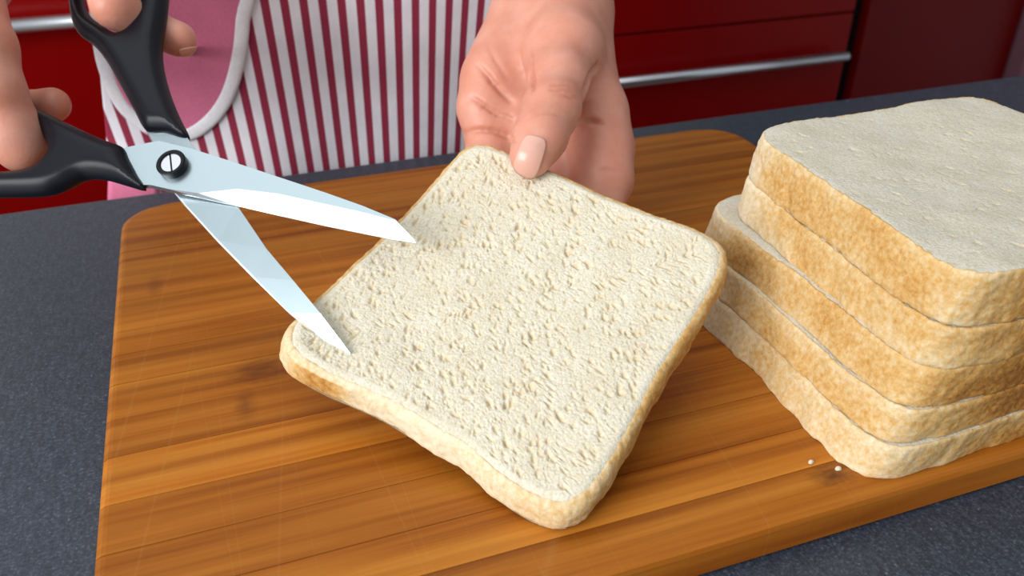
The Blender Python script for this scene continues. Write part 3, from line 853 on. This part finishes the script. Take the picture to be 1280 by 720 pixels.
chain(handR, [(P(30, -88, 0.410), 0.0130), (P(-62, 45, 0.404), 0.0112), (P(0, 140, 0.386), 0.0090), (P(30, 138, 0.3800), 0.0082), (P(66, 131, 0.3765), 0.0076)], 0.004)
chain(handR, [(P(-8, -80, 0.424), 0.0128), (P(-112, 45, 0.428), 0.0110), (P(-66, 130, 0.414), 0.0098), (P(-35, 150, 0.405), 0.0086)], 0.004)
chain(handR, [(P(-46, -70, 0.438), 0.0118), (P(-140, 20, 0.447), 0.0100), (P(-112, 100, 0.437), 0.0088), (P(-84, 125, 0.428), 0.0078)], 0.004)
body_prims = torso + upper + handL + handR


def axis(segs):
    out = []
    for a, b, st in segs: out.append(np.arange(a, b, st))
    return np.concatenate(out)


gx = axis([(-0.30, -0.145, 0.011), (-0.145, 0.005, 0.0013), (0.005, 0.095, 0.004), (0.095, 0.185, 0.00105), (0.185, 0.50, 0.011)])
gy = axis([(0.27, 0.45, 0.00105), (0.45, 0.56, 0.0025), (0.56, 0.86, 0.011)])
gz = axis([(-0.02, 0.93, 0.03), (0.93, 1.06, 0.00105), (1.06, 1.14, 0.0022), (1.14, 1.60, 0.012)])
vol = field(body_prims, gx, gy, gz)
BV, BF = surface_nets(vol, gx, gy, gz)
del vol
BV = smooth_mesh(BV, BF, 3, 0.5)
BN = vnormals(BV, BF)
# skin folds
pu, pv, pd = proj(BV)
facing = np.einsum('ij,ij->i', BN, CAM - BV) > 0
creases = [([(598, 82), (612, 98), (626, 114), (640, 128)], 1.0, 0.0016), ([(590, 122), (606, 133), (622, 143), (645, 151)], 0.9, 0.0014), ([(578, 167), (595, 163), (615, 163), (634, 170), (642, 180)], 0.9, 0.0016),
           ([(661, 70), (661, 82), (664, 97), (668, 110)], 0.9, 0.0020), ([(648, 60), (651, 78), (656, 95)], 0.7, 0.0007), ([(747, 82), (740, 95), (733, 108), (731, 118)], 1.0, 0.0024),
           ([(724, 152), (738, 150), (752, 153)], 0.9, 0.0016), ([(690, 106), (702, 105), (715, 107)], 0.6, 0.0006), ([(688, 112), (702, 112), (716, 114)], 0.6, 0.0006), ([(694, 118), (710, 121), (722, 124)], 0.5, 0.0005),
           ([(660, 150), (672, 142), (690, 140), (705, 145)], 0.7, 0.0005), ([(612, 60), (622, 80), (636, 100)], 0.8, 0.0005), ([(770, 215), (760, 212), (745, 213)], 0.7, 0.0006)]
disp = np.zeros(len(BV))
for pts, w_, dep in creases:
    pts = np.array(pts, float); dense = np.concatenate([np.linspace(a, b, 8, endpoint=False) for a, b in zip(pts[:-1], pts[1:])] + [pts[-1:]])
    for i, (cx, cy) in enumerate(dense):
        near = np.where(facing & (np.abs(pu - cx) < 3) & (np.abs(pv - cy) < 3))[0]
        if not len(near): continue
        near = near[pd[near] < pd[near].min() + 0.004]
        c0 = BV[near].mean(0); fade = math.sin(math.pi * (0.12 + 0.76 * i / (len(dense) - 1)))
        loc = np.where(np.abs(BV - c0).max(1) < 0.006)[0]
        dd = np.linalg.norm(BV[loc] - c0, axis=1)
        disp[loc] = np.maximum(disp[loc], 1.7 * dep * fade * np.exp(-(dd / (0.0014 * w_)) ** 2))
BV = BV - BN * disp[:, None]
body = mesh('body', BV, BF, M_skin, person)


def nail(corners, bulge, name, lab=None):
    """a nail plate lying on the finger: its four corners, root first"""
    n = 22; V = []
    c = np.array(corners, float); out, inn = [], []
    for i in range(n):
        for j in range(n):
            a, b = 2 * i / (n - 1) - 1, 2 * j / (n - 1) - 1
            m_ = max(abs(a), abs(b)); l = math.hypot(a, b)
            if l > 0: k = m_ * ((abs(a / l) ** 4 + abs(b / l) ** 4) ** (-0.25)); a, b = a / l * k, b / l * k
            s, t = (a + 1) / 2, (b + 1) / 2
            q = (1 - s) * (1 - t) * c[0] + (1 - s) * t * c[1] + s * t * c[2] + s * (1 - t) * c[3]
            V.append(q)
    px = np.array(V); D = np.full(len(px), 0.30)
    dirs = (FW * FPX + RT * (px[:, :1] - 640) - UP * (px[:, 1:] - 360)) / FPX
    pos = CAM + dirs * D[:, None]
    for _ in range(60):
        d = sdf_at(body_prims, pos); D = D + np.clip(d, -0.01, 0.03) * 0.8; pos = CAM + dirs * D[:, None]
    e = 1e-4
    nr = np.stack([sdf_at(body_prims, pos + np.eye(3)[a] * e) - sdf_at(body_prims, pos - np.eye(3)[a] * e) for a in range(3)], -1); nr /= np.linalg.norm(nr, axis=1, keepdims=True)
    tt = np.repeat(np.linspace(0, 1, n), n)
    outer = pos + nr * (0.00025 + bulge * tt)[:, None]; inner = pos - nr * 0.0008
    ix = np.arange(n * n).reshape(n, n); F1 = np.stack([ix[:-1, :-1], ix[1:, :-1], ix[1:, 1:], ix[:-1, 1:]], -1).reshape(-1, 4)
    per = np.concatenate([ix[:-1, 0], ix[-1, :-1], ix[:0:-1, -1], ix[0, :0:-1]])
    F2 = [(per[k], per[(k + 1) % len(per)], per[(k + 1) % len(per)] + n * n, per[k] + n * n) for k in range(len(per))]
    o = mesh(name, np.concatenate([outer, inner]), np.concatenate([F1, F1[:, ::-1] + n * n, np.array(F2)]), M_nail, person)
    bm = bmesh.new(); bm.from_mesh(o.data); bmesh.ops.recalc_face_normals(bm, faces=bm.faces[:]); bm.to_mesh(o.data); bm.free()
    if lab: o['label'] = lab
    return o


nail([(656, 166), (686, 174), (668, 225), (641, 211)], 0.0009, 'thumbnail')
nail([(222, 62), (227, 72), (246, 66), (247, 57)], 0.0006, 'fingernail')

# blouse and skirt: cloth over the trunk and upper arms
cloth_prims = torso[:4] + [torso[4]] + upper[:]
bx, by, bz = np.arange(-0.34, 0.55, 0.013), np.arange(0.50, 0.90, 0.013), np.arange(0.42, 1.47, 0.013)
skirt = [(V3(0.07, 0.70, 0.90), 0.115, V3(0.06, 0.70, 0.48), 0.125, 0.05), (V3(0.18, 0.70, 0.90), 0.115, V3(0.19, 0.70, 0.48), 0.125, 0.05)]
vol = field(torso[:5] + skirt, bx, by, bz, 0.007)
vol2 = field([(a, ra, a + (b - a) * (0.6 if i % 2 else 1), rb, k) for i, (a, ra, b, rb, k) in enumerate(upper)], bx, by, bz, 0.009)
vol = np.minimum(vol, vol2)
v_, f_ = surface_nets(vol, bx, by, bz)
mesh('dress', smooth_mesh(v_, f_, 3), f_, M_blouse, person)[str('label')] = 'grey dress under the apron'

# apron
AX0, AX1, AZ0, AZ1 = -0.094, 0.295, 0.70, 1.22


def apron_y(x, z):
    t = (x - 0.10) / 0.20
    y = 0.541 + 0.045 * np.abs(t) ** 3 + 0.020 * np.clip((z - 0.96) / 0.25, -1, 1.0) ** 2 * np.sign(z - 0.96) * 0.6
    y = y + 0.0028 * np.sin(x * 62 + 3 * z + 0.6) * np.clip((1.12 - z) / 0.2, 0.15, 1) + 0.003 * (noise(x * 14 + 30, z * 7 + 30, seed=77) - 0.5)
    return np.maximum(y, 0.524 + 0 * x)


nx, nz = 200, 150
X, Z = np.meshgrid(np.linspace(0, 1, nx), np.linspace(AZ0, AZ1, nz), indexing='ij')
lft = -0.078 + 0.15 * (Z - 0.895); rgt = 0.258 + 0.25 * (Z - 0.96)
XX = lft + (rgt - lft) * X
V = np.stack([XX, apron_y(XX, Z), Z], -1).reshape(-1, 3)
ix = np.arange(nx * nz).reshape(nx, nz); F = np.stack([ix[:-1, :-1], ix[1:, :-1], ix[1:, 1:], ix[:-1, 1:]], -1).reshape(-1, 4)
apron = mesh('apron', V, F, M_stripe, person)
apron['label'] = 'white apron with dark red stripes'
uvl = apron.data.uv_layers.new(name='UVMap')
lv = np.zeros(len(apron.data.loops), np.int32); apron.data.loops.foreach_get('vertex_index', lv)
fl = np.where(XX > 0.075, 1 + 1.2 * (Z - 0.98), 1 + 0.7 * (Z - 0.98))        # the stripes draw together towards the hem
Ux = ((XX - 0.075) / fl).reshape(-1) / 0.0112 + 0.35
uvl.data.foreach_set('uv', np.stack([Ux[lv], Z.reshape(-1)[lv]], -1).astype(np.float32).ravel())
sm_ = apron.modifiers.new('thickness', 'SOLIDIFY'); sm_.thickness = 0.0012; sm_.offset = -1


def on_apron(px_, py_, lift=0.0):
    d = FW * FPX + RT * (px_ - 640) - UP * (py_ - 360); t = 0.45 / d[1]
    for _ in range(30):
        q = CAM + d * t; t += (float(apron_y(np.array(q[0]), np.array(q[2]))) - lift - q[1]) / d[1]
    return CAM + d * t


# rounded pocket: outline down its left side, round the bottom, up its right side
pk = [(112, -70), (122, 10), (130, 75), (150, 125), (178, 153), (205, 166), (235, 166), (262, 148), (283, 118), (296, 75), (302, 25), (304, -70)]
w3 = np.array([on_apron(*p) for p in pk])
lx, lz = w3[:, 0], w3[:, 2]
out2 = spline(np.stack([lx, lz], -1), 6)[:-6 + 1]
cz_ = np.array([out2[:, 0].mean(), out2[:, 1].mean() + 0.02])
rings = 26; V, F = [], []
for r_ in range(rings + 1):
    f_r = r_ / rings
    for p in out2:
        q = cz_ + (p - cz_) * f_r
        V.append((q[0], float(apron_y(np.array(q[0]), np.array(q[1]))) - 0.0016 - 0.0025 * (1 - f_r ** 2), q[1]))
n = len(out2)
for r_ in range(rings):
    for k in range(n):
        k2 = (k + 1) % n; F.append((r_ * n + k, r_ * n + k2, (r_ + 1) * n + k2, (r_ + 1) * n + k))
pocket = mesh('pocket', V, F, M_pink, apron); pocket['label'] = 'pink rounded pocket'
sm_ = pocket.modifiers.new('thickness', 'SOLIDIFY'); sm_.thickness = 0.0012; sm_.offset = -1
# binding: a flat padded band along the pocket's edge
V, F = [], []
open_ = out2[:-1]
for i, p in enumerate(open_):
    t = open_[min(i + 1, len(open_) - 1)] - open_[max(i - 1, 0)]; t /= np.linalg.norm(t); nn = np.array([t[1], -t[0]])
    for k in range(9):
        a = (k / 8 * 2 - 1); q = p + nn * a * 0.0046
        V.append((q[0], float(apron_y(np.array(q[0]), np.array(q[1]))) - 0.0022 - 0.0020 * math.sqrt(max(0, 1 - a * a)), q[1]))
for i in range(len(open_) - 1):
    for k in range(8): F.append((i * 9 + k, i * 9 + k + 1, (i + 1) * 9 + k + 1, (i + 1) * 9 + k))
b_ = mesh('binding', V, F, M_piping, apron); b_['label'] = 'white binding round the pocket'
bm = bmesh.new(); bm.from_mesh(b_.data); bmesh.ops.recalc_face_normals(bm, faces=bm.faces[:]); bm.to_mesh(b_.data); bm.free()
sm_ = b_.modifiers.new('thickness', 'SOLIDIFY'); sm_.thickness = 0.0008; sm_.offset = -1
# pink patch at the lower left hem
g_ = [(136, 205), (196, 222), (200, 262), (134, 262)]
w3 = [on_apron(*p) for p in g_]; n = 10; V, F = [], []
for i in range(n):
    for j in range(n):
        s, t = i / (n - 1), j / (n - 1); q = (1 - s) * (1 - t) * w3[0] + s * (1 - t) * w3[1] + s * t * w3[2] + (1 - s) * t * w3[3]
        V.append((q[0], float(apron_y(np.array(q[0]), np.array(q[2]))) - 0.0018, q[2]))
ix = np.arange(n * n).reshape(n, n); F = np.stack([ix[:-1, :-1], ix[:-1, 1:], ix[1:, 1:], ix[1:, :-1]], -1).reshape(-1, 4)
h_ = mesh('hem_band', V, F, M_pink, apron); h_['label'] = 'pink band at the hem'
sm_ = h_.modifiers.new('thickness', 'SOLIDIFY'); sm_.thickness = 0.0012; sm_.offset = -1
